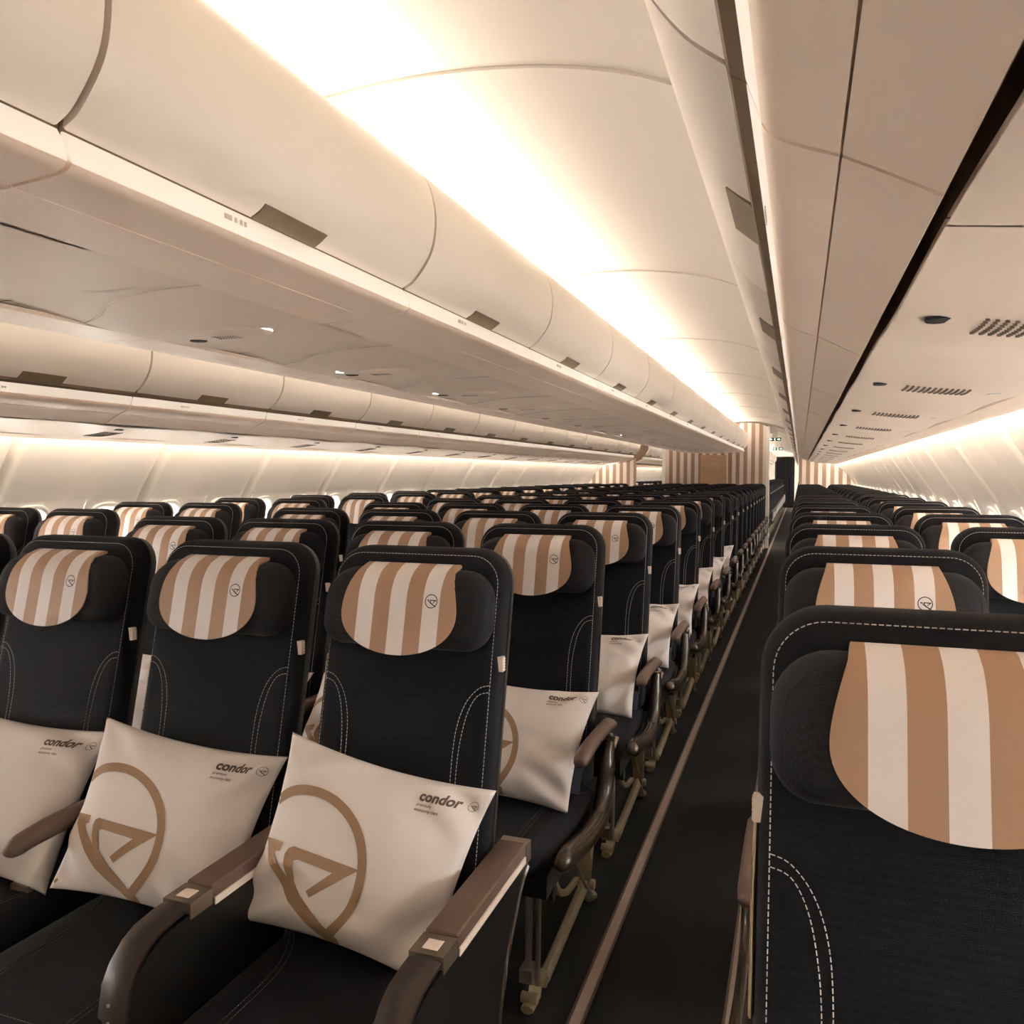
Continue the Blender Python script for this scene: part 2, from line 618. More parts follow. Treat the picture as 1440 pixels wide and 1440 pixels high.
# =================================================================== OVERHEAD BINS
def lens(geo, cx, cy, z, a, b, h, mi=0, n=20):
    """shallow oval dome hanging below z"""
    v, f = [], []
    R = [(1.0, 0.0), (0.93, 0.45), (0.75, 0.8), (0.4, 0.97)]
    for s, d in R:
        for k in range(n):
            t = 2 * PI * k / n
            v.append((cx + a * s * math.cos(t), cy + b * s * math.sin(t), z - h * d))
    for j in range(len(R) - 1):
        for k in range(n):
            f.append((j * n + k, j * n + (k + 1) % n, (j + 1) * n + (k + 1) % n, (j + 1) * n + k))
    f.append(tuple((len(R) - 1) * n + k for k in range(n)))
    f.append(tuple(range(n))[::-1])
    return geo.add(v, f, mi)


def disc(geo, cx, cy, z, a, b, t, mi=0, n=16):
    v = [(cx + a * math.cos(2 * PI * k / n), cy + b * math.sin(2 * PI * k / n), z) for k in range(n)]
    v += [(x, y, z + t) for x, y, _ in v]
    f = [tuple(range(n)), tuple(range(n, 2 * n))] + [(k, (k + 1) % n, n + (k + 1) % n, n + k) for k in range(n)]
    return geo.add(v, f, mi)


def place(poly_fn, side):
    return poly_fn if side > 0 else mirror(poly_fn)


def bin_meshes(kind, side):
    """kind 'mid' (middle bins) or 'wall' (window-side bins); side +1 / -1; local y from 0 to BAY"""
    S = lambda p: p if side > 0 else mirror(p)
    a, b = 0.004, BAY - 0.004
    out = {}
    if kind == 'mid':
        door = smooth_path([(0.567, 1.8925), (0.600, 1.914), (0.645, 1.975), (0.660, 2.04), (0.656, 2.11), (0.630, 2.175), (0.572, 2.219)], 5)
        dpoly = door + [(0.555, 2.21), (0.60, 2.15), (0.625, 2.05), (0.60, 1.96), (0.556, 1.902)]
        body = [(0.035, 1.87), (0.562, 1.88), (0.585, 2.0), (0.56, 2.19), (0.40, 2.21), (0.035, 2.21)]
        rail = [(0.566, 1.8895), (0.577, 1.872), (0.584, 1.8425), (0.55, 1.85), (0.548, 1.886)]
        low1 = thick(smooth_path([(0.584, 1.8415), (0.572, 1.8325), (0.545, 1.8275), (0.468, 1.8216)], 4), -0.012)
        low2 = thick([(0.4645, 1.8213), (0.40, 1.8185), (0.318, 1.8165)], -0.012)
        lat = [(0.570, 1.8895), (0.586, 1.8995), (0.603, 1.9125), (0.598, 1.9185), (0.564, 1.897)]
        mark = 0.580
    else:
        door = smooth_path([(1.5015, 1.793), (1.448, 1.836), (1.404, 1.90), (1.388, 1.965), (1.390, 2.04), (1.408, 2.12), (1.452, 2.19)], 5)
        dpoly = door + [(1.475, 2.18), (1.44, 2.10), (1.42, 2.02), (1.425, 1.93), (1.46, 1.87), (1.510, 1.803)]
        body = [(1.495, 1.79), (1.45, 1.90), (1.43, 2.02), (1.46, 2.16), (1.80, 2.17), (2.0, 1.93), (2.07, 1.64), (1.72, 1.685), (1.60, 1.73)]
        rail = [(1.5065, 1.7905), (1.5160, 1.765), (1.5245, 1.7425), (1.556, 1.748), (1.548, 1.792)]
        low1 = thick(smooth_path([(1.5245, 1.7415), (1.533, 1.729), (1.553, 1.717), (1.5955, 1.7005)], 4), 0.012)
        low2 = thick([(1.598, 1.6995), (1.64, 1.678), (1.684, 1.6535)], 0.012)
        lat = [(1.4965, 1.7910), (1.474, 1.8095), (1.454, 1.8265), (1.460, 1.833), (1.502, 1.800)]
        mark = 1.514
    g = Geo(); extrude(g, S(body), 0.001, BAY - 0.001); out['bin_body'] = g.mesh('bin_body', 'recess')
    g = Geo(); extrude(g, S(dpoly), a + 0.002, b - 0.002, bev=0.004); out['bin_door'] = g.mesh('bin_door', 'bin', 30)
    g = Geo(); extrude(g, S(rail), a, b, bev=0.003); out['light_rail'] = g.mesh('light_rail', 'rail', 40)
    g = Geo(); extrude(g, S(low1), a, b); out['lower_panel'] = g.mesh('lower_panel', 'under', 40)
    g = Geo(); extrude(g, S(low2), a, b); out['inner_panel'] = g.mesh('inner_panel', 'under', 40)
    g = Geo(); extrude(g, S(lat), BAY / 2 - 0.107, BAY / 2 + 0.107, bev=0.006); out['latch'] = g.mesh('latch', 'latch', 30)
    # small printed pictograms on the rail
    g = Geo()
    for k, (dy, w) in enumerate(((0, .02), (.028, .006), (.044, .006), (.056, .006))):
        x0 = mark
        zc = 1.869 if kind == 'mid' else 1.762
        d = 0.0012
        yy = BAY / 2 - 0.20 + dy
        xo = (0.5805 if kind == 'mid' else 1.5155) * side
        dx = 0.0012
        sgn = side if kind == 'mid' else -side
        g.box((min(xo, xo + sgn * dx), yy, zc - .006), (max(xo, xo + sgn * dx), yy + w, zc + .003))
    out['pictogram'] = g.mesh('pictogram', 'pict', 0)
    if kind == 'wall':
        g = Geo()
        extrude(g, S(thick([(2.0925, 1.67), (2.0925, 1.6035), (2.14, 1.596), (2.172, 1.591), (2.179, 1.595)], 0.006)), 0.0, BAY)
        out['outer_trim'] = g.mesh('outer_trim', 'under', 40)
    return out


ORD = ['first', 'second', 'third', 'fourth', 'fifth', 'sixth', 'seventh', 'eighth', 'ninth', 'tenth', 'eleventh', 'twelfth',
       'thirteenth', 'fourteenth', 'fifteenth', 'sixteenth', 'seventeenth', 'eighteenth', 'nineteenth', 'twentieth']


def ordinal(n):
    if n <= 20:
        return ORD[n - 1]
    return {2: 'twenty-', 3: 'thirty-', 4: 'forty-'}[n // 10] + ORD[n % 10 - 1] if n % 10 else {3: 'thirtieth', 4: 'fortieth'}.get(n // 10, 'twentieth')


BINS = [('mid', 1, 0.90, 'middle bins, curtain aisle'), ('mid', -1, 0.96, 'middle bins, far aisle'),
        ('wall', -1, 1.022, 'far window wall'), ('wall', 1, 0.84, 'window wall by curtain aisle')]
for kind, side, off, where in BINS:
    bm_ = bin_meshes(kind, side)
    ys = []
    y = off
    while y - BAY > Y0:
        y -= BAY
    while y + BAY < Y1 - 2.6:
        ys.append(y); y += BAY
    before = [y for y in ys if y + BAY <= BULK + 0.25]
    for y in ys:
        if y < BULK + 0.25 < y + BAY or (kind == 'mid' and BULK - 0.8 < y < BULK + 2.0 and y not in before):
            continue
        if kind == 'mid' and side < 0 and y > BULK:
            continue
        r = link('overhead_bin', None, None, (0, y, 0))
        if y in before:
            n = len(before) - before.index(y)
            lab = 'cream overhead bin, %s from the striped bulkhead, %s' % (ordinal(n), where)
        else:
            n = [q for q in ys if q > BULK].index(y) + 1
            lab = 'cream overhead bin %s behind the striped bulkhead, %s' % (ordinal(n), where)
        tag(r, lab, 'overhead bin', 'overhead luggage bins')
        for nm, me in bm_.items():
            if nm == 'pictogram':
                continue
            o = link(nm, me, r)
            if nm == 'light_rail' and -1 < y < 9:
                link('pictogram', bm_['pictogram'], o)

# ------------------------------------------------------------------ lamps: ceiling coves and sidewall wash
for side, nm in ((1, 'curtain'), (-1, 'far')):
    g = Geo()
    def lamp_box(y0, y1):
        c = [(0.395, 2.222), (0.440, 2.222), (0.440, 2.272), (0.395, 2.280)]
        v = [(side * x, y, z) for y in (y0, y1) for x, z in c]
        g.add(v, [(1, 2, 6, 5), (2, 3, 7, 6)], 0)
        g.add(v, [(0, 1, 5, 4), (3, 0, 4, 7), (0, 3, 2, 1), (4, 5, 6, 7)], 1)
    lamp_box(Y0 + 0.05, BULK - 0.05)
    lamp_box(BULK + 2.4, Y1 - 0.3)
    o = link('cove_lamp', g.mesh('cove_lamp', ['cove', 'white'], 0))
    tag(o, 'long warm cove lamp on top of the middle bins, washing the %s aisle ceiling' % nm, 'lamp')
    g = Geo()
    xs = sorted((side * 2.115, side * 2.145))
    g.box((xs[0], Y0 + 0.05, 1.715), (xs[1], Y1 - 0.3, 1.727))
    o = link('wash_lamp', g.mesh('wash_lamp', 'wash', 0))
    tag(o, 'warm lamp tube hidden behind the bin edge above the windows of the %s aisle side' % nm, 'lamp')


# ------------------------------------------------------------------ passenger service panels
def mid_service():
    L = 0.915
    out = {}
    g = Geo()
    # softly waved panel surface between the two middle bins
    nx, ny = 16, 18
    def zz(u, v):
        x = -0.312 + 0.624 * u
        w = math.exp(-((v - 0.5) / 0.22) ** 2)
        return 1.822 + 0.008 * math.cos(2 * PI * v) + 0.012 * (abs(x) / 0.312) ** 2 * 0 - 0.010 * w * math.exp(-(x / 0.16) ** 2)
    v = [(-0.312 + 0.624 * i / nx, 0.003 + (L - 0.006) * j / ny, zz(i / nx, j / ny)) for j in range(ny + 1) for i in range(nx + 1)]
    n = nx + 1
    f = [(j * n + i, j * n + i + 1, (j + 1) * n + i + 1, (j + 1) * n + i) for j in range(ny) for i in range(nx)]
    g.add(v, f)
    g.box((-0.31, 0.004, 1.84), (0.31, L - 0.004, 1.868))
    out['panel'] = g.mesh('service_panel', 'service', 50)
    g = Geo(); lens(g, 0.03, L / 2, 1.809, 0.118, 0.078, 0.014); out['speaker_cover'] = g.mesh('speaker_cover', 'service', 50)
    g = Geo()
    for i in range(9):
        for j in range(5):
            disc(g, -0.03 + i * 0.009, L / 2 - 0.02 + j * 0.009, 1.7945, 0.0022, 0.0022, 0.002, n=6)
    out['speaker_grille'] = g.mesh('speaker_grille', 'grille', 0)
    g = Geo()
    q = smooth_path([(0.30, 0.02), (0.12, 0.035), (-0.06, 0.10), (-0.20, 0.20), (-0.305, 0.25)], 6)
    g.tube([(x, y_, zz((x + 0.312) / 0.624, y_ / L) - 0.0005) for x, y_ in q], 0.0022, 6)
    out['panel_seam'] = g.mesh('panel_seam', 'pict', 40)
    g = Geo(); disc(g, 0, 0, 0, 0.024, 0.024, 0.008); out['lamp_on'] = g.mesh('reading_lamp', 'spot', 0)
    g = Geo(); disc(g, 0, 0, 0, 0.020, 0.020, 0.008); out['lamp_off'] = g.mesh('reading_lamp_off', 'white', 0)
    g = Geo(); disc(g, 0, 0, 0, 0.028, 0.022, 0.008); out['air_nozzle'] = g.mesh('air_nozzle', 'dark', 0)
    return out


ms = mid_service()
L = 0.915
lit = {0: [(0.13, 0)], 1: [(-0.172, 0)], 2: [(-0.168, -0.06)], 7: [(-0.22, 0.0)]}
k = -4
while True:
    y = 1.96 + k * L - L / 2
    if y + L > BULK - 0.05:
        break
    r = link('service_panel', None, None, (0, y, 0))
    tag(r, 'beige service panel under the middle bins, %s from the striped bulkhead' % ordinal(int((BULK - 0.05 - y) // L)),
        'service panel', 'service panels under the middle bins')
    link('panel', ms['panel'], r)
    link('panel_seam', ms['panel_seam'], r)
    sc = link('speaker_cover', ms['speaker_cover'], r)
    link('speaker_grille', ms['speaker_grille'], sc)
    on = lit.get(k, [])
    for (x, dy) in ((0.13, 0.0), (0.215, -0.03), (-0.172, 0.0), (-0.235, 0.03)):
        hit = [q for q in on if abs(q[0] - x) < 0.06]
        o = link('reading_lamp', ms['lamp_on'] if hit else ms['lamp_off'], r, (x, L / 2 + dy, 1.803 + 0.012 * min(1, abs(x) / 0.25)))
    link('air_nozzle', ms['air_nozzle'], r, (-0.19, L / 2 + 0.11, 1.8115))
    k += 1


def wall_service(side):
    L = 0.915
    S = lambda x: x * side
    out = {}
    nx, ny = 14, 18
    def zz(x, v):
        base = 1.647 + (x - 1.70) * (1.605 - 1.647) / 0.388
        w = math.exp(-((v - 0.5) / 0.16) ** 2)
        return base - 0.012 * w * math.sin(PI * (x - 1.70) / 0.388) + 0.004 * math.cos(2 * PI * v)
    g = Geo()
    v = [(S(1.70 + 0.388 * i / nx), 0.003 + (L - 0.006) * j / ny, zz(1.70 + 0.388 * i / nx, j / ny)) for j in range(ny + 1) for i in range(nx + 1)]
    n = nx + 1
    f = [(j * n + i, j * n + i + 1, (j + 1) * n + i + 1, (j + 1) * n + i) for j in range(ny) for i in range(nx)]
    g.add(v, f)
    v2 = [(x, y, z + 0.008) for x, y, z in v]
    g.add(v2, f)
    edge = [i for i in range(n)] + [j * n + nx for j in range(ny + 1)]
    out['panel'] = g.mesh('service_panel', 'service', 50)
    g = Geo()
    for i in range(12):
        for j in range(8):
            x = 1.815 + i * 0.0125; yv = L / 2 - 0.055 + j * 0.0165
            z = zz(x, yv / L)
            disc(g, S(x), yv, z - 0.0030, 0.0032, 0.0040, 0.004, n=6)
    out['speaker_grille'] = g.mesh('speaker_grille', 'grille', 0)
    g = Geo(); disc(g, S(1.757), L / 2 - 0.02, zz(1.757, 0.5) - 0.002, 0.019, 0.026, 0.006); out['air_nozzle'] = g.mesh('air_nozzle', 'dark', 0)
    g = Geo(); disc(g, S(2.02), L / 2 + 0.03, zz(2.02, 0.5) - 0.002, 0.016, 0.016, 0.006); out['reading_lamp'] = g.mesh('reading_lamp', 'white', 0)
    return out


for side, off, where in ((1, 1.39, 'beside the curtain aisle'), (-1, 1.50, 'on the far window side')):
    ws = wall_service(side)
    k = -4
    while True:
        y = off + k * L - L / 2
        if y + L > BULK - 0.02:
            break
        r = link('service_panel', None, None, (0, y, 0))
        tag(r, 'beige service panel under window bins %s, %s from the striped bulkhead' % (where, ordinal(int((BULK - 0.02 - y) // L))),
            'service panel', 'service panels under the window bins')
        for nm, me in ws.items():
            link(nm, me, r)
        k += 1


# =================================================================== BULKHEADS AND FAR END
def bulkhead(name, label, poly, mat='bulk', y=BULK, t=0.05):
    g = Geo(); extrude(g, poly, y, y + t)
    o = link(name, g.mesh(name, mat, 30))
    o['kind'] = 'structure'
    return o


mid_b = bulkhead('wall_bulkhead_middle', '', [(-1.0, 0.0), (1.0, 0.0), (1.0, 2.30), (0.86, 2.38), (0.6, 2.40), (-0.6, 2.40), (-0.86, 2.38), (-1.0, 2.30)])
g = Geo()
slab(g, rrect(0.50, 1.10, 0.02, 0.02, cx=-0.02, cy=1.235), [(0.0, 0.0), (0.0, -0.012), (0.006, -0.018), (0.02, -0.018)], lambda a, d, b: (a, BULK + d, b))
mp = link('display_panel', g.mesh('display_panel', 'bulkpanel', 30), mid_b)
g = Geo()
for x in (0.985, -0.985):
    g.box((x - 0.03, BULK - 0.03, 0.0), (x + 0.03, BULK + 0.10, 2.32))
link('trim_5', g.mesh('bulkhead_post', 'wall', 0), kind='structure')
for s, nm in ((1, 'wall_bulkhead_right'), (-1, 'wall_bulkhead_left')):
    pts = [(1.545, 0.0), (2.50, 0.0), (2.60, 0.5), (2.62, 0.9), (2.53, 1.22), (2.38, 1.43), (2.20, 1.60), (1.70, 1.66), (1.545, 1.74)]
    bulkhead(nm, '', pts if s > 0 else mirror(pts))

# exit signs and the white housing above the curtain aisle
for (x, y, z, w, h) in ((1.085, 17.0, 2.105, 0.245, 0.065), (1.035, 21.5, 2.05, 0.24, 0.07)):
    r = link('exit_sign', None, None, (x, y, z))
    tag(r, 'green exit sign with arrows %s' % ('just behind the striped bulkhead' if y < 18 else 'farther down the curtain aisle'), 'sign')
    g = Geo(); g.box((-w / 2, 0, -h / 2), (w / 2, 0.03, h / 2)); link('sign_board', g.mesh('sign_board', 'signgreen', 0), r)
    g = Geo()
    for sx in (-1, 1):
        tip, tail = sx * w * 0.43, sx * w * 0.20
        v = [(tip, -0.002, 0), (tip - sx * .03, -0.002, .02), (tip - sx * .03, -0.002, .007), (tail, -0.002, .007), (tail, -0.002, -.007), (tip - sx * .03, -0.002, -.007), (tip - sx * .03, -0.002, -.02)]
        g.add(v + [(a, 0.001, c) for a, _, c in v], [tuple(range(7)), tuple(range(7, 14))] + [(i, (i + 1) % 7, 7 + (i + 1) % 7, 7 + i) for i in range(7)])
    # running figure in the middle
    g.tube([(0, -.001, .0), (-.006, -.001, -.022)], .004, 6)
    g.tube([(0, -.001, .0), (.012, -.001, -.022)], .004, 6)
    g.tube([(0, -.001, .0), (.002, -.001, .016)], .005, 6)
    g.tube([(.003, -.001, .02), (.004, -.001, .027)], .005, 6)
    g.tube([(-.012, -.001, .008), (.014, -.001, .010)], .003, 6)
    link('pictogram', g.mesh('pictogram', 'signwhite', 0), r)
    g = Geo(); g.box((-0.05, 0.005, h / 2), (0.05, 0.025, 2.40 - z)); link('hanger', g.mesh('hanger', 'white', 0), r)
g = Geo(); slab(g, rrect(0.17, 0.20, 0.01, 0.01), [(0.004, -0.06), (0, -0.055), (0, 0.06)], lambda a, d, b: (1.02 + a, 17.3 + d, 2.33 + b))
tag(link('lamp_housing', g.mesh('lamp_housing', 'white')), 'small white ceiling housing above the exit sign', 'housing')

# dark curtain closing the far end of the aisle
g = Geo()
n = 60
v = []
for i in range(n + 1):
    x = 0.58 + 0.78 * i / n
    v += [(x, 36.0 + 0.03 * math.sin(i * 0.9), 0.03), (x, 36.0 + 0.03 * math.sin(i * 0.9), 2.15)]
v += [(x, y + 0.01, z) for x, y, z in v]
m_ = 2 * (n + 1)
f = [(2 * i, 2 * i + 2, 2 * i + 3, 2 * i + 1) for i in range(n)] + [(m_ + 2 * i, m_ + 2 * i + 2, m_ + 2 * i + 3, m_ + 2 * i + 1) for i in range(n)]
f += [(2 * i, 2 * i + 2, m_ + 2 * i + 2, m_ + 2 * i) for i in range(n)] + [(2 * i + 1, 2 * i + 3, m_ + 2 * i + 3, m_ + 2 * i + 1) for i in range(n)]
g.add(v, f)
cu = link('curtain', None, None, (0, 0, 0))
tag(cu, 'black pleated curtain closing the end of the long aisle', 'curtain')
link('cloth', g.mesh('cloth', 'curtain', 60), cu)
g = Geo(); g.tube([(0.56, 36.0, 2.165), (1.38, 36.0, 2.165)], 0.012); link('rod', g.mesh('rod', 'silver'), cu)

# =================================================================== SEATS
TOP = 1.235
LEAN = 0.235


def front(z):
    return -(TOP - z) * LEAN


MESH = {}
OUT = rrect(0.425, 0.80, 0.075, 0.02, 8, 0, TOP - 0.40)

# backrest cushion
g = Geo()
slab(g, OUT, [(0.030, 0.0), (0.016, 0.002), (0.006, 0.010), (0.0, 0.024), (0.0, 0.050)], lambda a, d, b: (a, front(b) + d, b))
MESH['backrest'] = g.mesh('backrest', 'fabric', 50)
# rear shell
g = Geo()
slab(g, rrect(0.432, 0.80, 0.078, 0.02, 8, 0, TOP - 0.402), [(0.012, 0.048), (0.0, 0.052), (0.002, 0.070), (0.02, 0.088), (0.06, 0.094)],
     lambda a, d, b: (a, front(b) + d, b))
MESH['back_shell'] = g.mesh('back_shell', 'shell', 50)
# stitching of the backrest
g = Geo()
rim = inset(OUT, 0.0135)
st = [(a, front(b) + 0.0030, b) for a, b in rim if b > 0.47]
i0 = min(range(len(st)), key=lambda i: (st[i][0] < 0, st[i][2]))
right = [p for p in st if p[0] > 0]; left = [p for p in st if p[0] <= 0]
path = sorted([p for p in right if p[2] < 1.15], key=lambda p: p[2])
path = [(0.199, front(0.50) + .0030, 0.50)] + [p for p in st if p[2] > 1.10] + [(-0.199, front(0.50) + .0030, 0.50)]
dashes(g, path)
for s in (1, -1):
    for o, zt in ((0.0, 0.952), (0.012, 0.938)):
        q = smooth_path([(0.198, zt + 0.002), (0.175, zt - 0.006), (0.150 + o * 0.6, zt - 0.035), (0.134 + o, zt - 0.08), (0.128 + o, zt - 0.14), (0.128 + o, 0.70), (0.126 + o, 0.50)], 5)
        dashes(g, [(s * x, front(z) - 0.0002, z) for x, z in q])
MESH['stitching'] = g.mesh('stitching', 'thread', 0)

# headrest pad with soft thick rim
HZ = 1.108
g = Geo()
HOUT = rrect(0.402, 0.168, 0.070, 0.054, 8, 0, HZ)
slab(g, HOUT, [(0.048, -0.066), (0.034, -0.0635), (0.018, -0.056), (0.007, -0.044), (0.001, -0.028), (0.0, -0.012), (0.004, 0.004)],
     lambda a, d, b: (a, front(b) + d, b))
MESH['headrest'] = g.mesh('headrest', 'fabric2', 55)
g = Geo()
hr = [(a, front(b) - 0.0535, b) for a, b in inset(HOUT, 0.014)]
dashes(g, hr + hr[:1], r=0.0007)
MESH['headrest_stitching'] = g.mesh('headrest_stitching', 'side', 0)


# striped headrest cover: seven stripes, round bottom, folded over the top
def cover_half(z):
    """half width of the cover at height z"""
    if z > 1.105:
        t = (z - 1.105) / 0.095
        return 0.1365 - 0.023 * max(0, t) ** 1.5
    t = (1.105 - z) / 0.088
    return 0.1365 * math.sqrt(max(0.0, 1 - min(1, t) ** 2.2))


def cover_pt(x, z, off=0.0):
    d = -0.0700
    if z > 1.135:
        t = min(1.0, (z - 1.135) / 0.066)
        d = -0.0700 + 0.056 * (1 - math.sqrt(max(0, 1 - t * t)))
    return (x, front(z) + d - off, z)


def cover_zs(x):
    """lower limit of the cover at x"""
    t = abs(x) / 0.1365
    return 1.105 - 0.088 * (max(0.0, 1 - min(1, t) ** 2)) ** (1 / 2.2)


g = Geo()
ZTOP, NV, SUB = 1.2, 16, 6
WB = 0.1365
v, f, fi = [], [], []
cols = 7 * SUB


def cover_top(x):
    """upper limit of the cover at x: the sides draw in towards the top"""
    t = (abs(x) - 0.1125) / (WB - 0.1125)
    return ZTOP if t <= 0 else ZTOP - 0.095 * (1 - max(0.0, 1 - t) ** 0.6)


w0 = WB * 5 / 7
xs = [(-w0 - (WB - w0) * math.cos(PI / 2 * k / 12), 0) for k in range(12)]
for st_ in range(1, 6):
    xs += [(-w0 + (st_ - 1) * 2 * WB / 7 + 2 * WB / 7 * k / 4, st_) for k in range(4)]
xs += [(w0 + (WB - w0) * math.sin(PI / 2 * k / 12), 6) for k in range(13)]
cols = len(xs) - 1
for (x, _) in xs:
    zl, zu = cover_zs(x), cover_top(x)
    for j in range(NV + 1):
        z = zl + (zu - zl) * j / NV
        v.append(cover_pt(x, z))
    p = cover_pt(x, zu)
    k = 1.0 if zu > ZTOP - 0.001 else 0.02
    v.append((x, p[1] + 0.014 * k, zu + 0.003 * k))
    v.append((x, p[1] + 0.034 * k, zu - 0.002 * k))
n = NV + 3
for i in range(cols):
    for j in range(n - 1):
        f.append((i * n + j, (i + 1) * n + j, (i + 1) * n + j + 1, i * n + j + 1)); fi.append(xs[i][1] % 2)
nv = len(v)
v2 = [(x, y + 0.0025, z - 0.001) for x, y, z in v]
f2 = [tuple(q + nv for q in t) for t in f]
bord = [(i * n, (i + 1) * n, (i + 1) * n + nv, i * n + nv) for i in range(cols)]
g.v, g.f, g.m = v + v2, f + f2 + bord, fi + fi + [xs[i][1] % 2 for i in range(cols)]
MESH['headrest_cover'] = g.mesh('headrest_cover', ['tan', 'cream'], 50)

# the airline emblem: ring with a bird, traced in pillow units (metres on the pillow, origin ring centre)
BIRD_PX = [(245, 635), (370, 660), (360, 703), (322, 705), (410, 835), (393, 775), (395, 715), (412, 685), (440, 675), (803, 767), (545, 935),
           (527, 902), (662, 797), (470, 742), (448, 748), (443, 790), (455, 860), (500, 930), (560, 1005), (630, 1075), (688, 1130), (685, 1190),
           (610, 1145), (520, 1060), (440, 965), (370, 860), (275, 705)]
PW, PH = 0.465, 0.375


def px_to_pillow(q):
    X, Y = 300 + q[0] / 3.6 - 400, 1040 + q[1] / 3.6 - 1063
    # X = 280u - 62v ; Y = 60u + 270v
    det = 280 * 270 + 62 * 60
    u = (X * 270 + 62 * Y) / det
    vv = (280 * Y - 60 * X) / det
    return (u * PW, PH - vv * PH)


BIRD = [px_to_pillow(q) for q in BIRD_PX]
RC, RR = (0.118, PH * (1 - 0.6635)), 0.165


def tess2d(poly, maxlen):
    bm = bmesh.new()
    vs_ = [bm.verts.new((x, y, 0)) for x, y in poly]
    tris = tessellate_polygon([[Vector((x, y, 0)) for x, y in poly]])
    for t in tris:
        try:
            bm.faces.new([vs_[i] for i in t])
        except ValueError:
            pass
    for _ in range(5):
        es = [e for e in bm.edges if e.calc_length() > maxlen]
        if not es:
            break
        bmesh.ops.subdivide_edges(bm, edges=es, cuts=1)
        bmesh.ops.triangulate(bm, faces=bm.faces)
    bm.verts.index_update()
    V = [(q.co.x, q.co.y) for q in bm.verts]
    F = [tuple(q.index for q in fc.verts) for fc in bm.faces]
    bm.free()
    return V, F


def ring2d(c, r0, r1, n=96, keep=None):
    V, F = [], []
    for k in range(n):
        t = 2 * PI * k / n
        for r in (r0, (r0 + r1) / 2, r1):
            V.append((c[0] + r * math.cos(t), c[1] + r * math.sin(t)))
    for k in range(n):
        a, b = 3 * k, 3 * ((k + 1) % n)
        for q in range(2):
            fc = (a + q, b + q, b + q + 1, a + q + 1)
            if keep is None or all(keep(V[i]) for i in fc):
                F.append(fc)
    return V, F


# small emblem on each headrest cover
g = Geo()
EC = (0.078, 1.132)
sc = 0.0145 / RR
V, F = ring2d(EC, 0.0128, 0.0146, 40)
g.add([cover_pt(x, z, 0.0008) for x, z in V], F)
V, F = tess2d([(EC[0] + (x - RC[0]) * sc * 1.0, EC[1] + (y - RC[1]) * sc) for x, y in BIRD], 0.02)
g.add([cover_pt(x, z, 0.0009) for x, z in V], F)
MESH['emblem'] = g.mesh('emblem', 'ink', 0)

# seat cushion
g = Geo()
COUT = rrect(0.43, 0.56, 0.03, 0.07, 6, 0, -0.385)
slab(g, COUT, [(0.05, 0.435), (0.025, 0.432), (0.008, 0.420), (0.0, 0.400), (0.0, 0.375), (0.012, 0.36), (0.03, 0.355)], lambda a, d, b: (a, b, d + 0.05 * (-b - 0.1)* 0.3))
MESH['cushion'] = g.mesh('cushion', 'fabric', 50)
g = Geo()
for s in (1, -1):
    for o in (0, 0.012):
        q = smooth_path([(0.215, -0.20), (0.16 + o, -0.26), (0.125 + o, -0.36), (0.12 + o, -0.50), (0.12 + o, -0.62)], 5)
        dashes(g, [(s * x, y, 0.4352 + 0.015 * (-y - 0.1)) for x, y in q])
cs = inset(COUT, 0.030)
cp_ = [(x, y, 0.4335 + 0.015 * (-y - 0.1)) for x, y in cs if y < -0.15]
cl = sorted([p for p in cp_ if p[0] < 0], key=lambda p: -p[1]); cr = sorted([p for p in cp_ if p[0] >= 0], key=lambda p: p[1])
dashes(g, cl + cr)
MESH['cushion_stitching'] = g.mesh('cushion_stitching', 'dimthread', 0)

# frame under the cushion
g = Geo()
g.box((-0.21, -0.60, 0.30), (0.21, -0.10, 0.362))
g.tube([(-0.212, -0.53, 0.285), (0.212, -0.53, 0.285)], 0.022, 10)
g.tube([(-0.212, -0.20, 0.285), (0.212, -0.20, 0.285)], 0.022, 10)
MESH['seat_base'] = g.mesh('seat_base', 'blackmatt', 40)

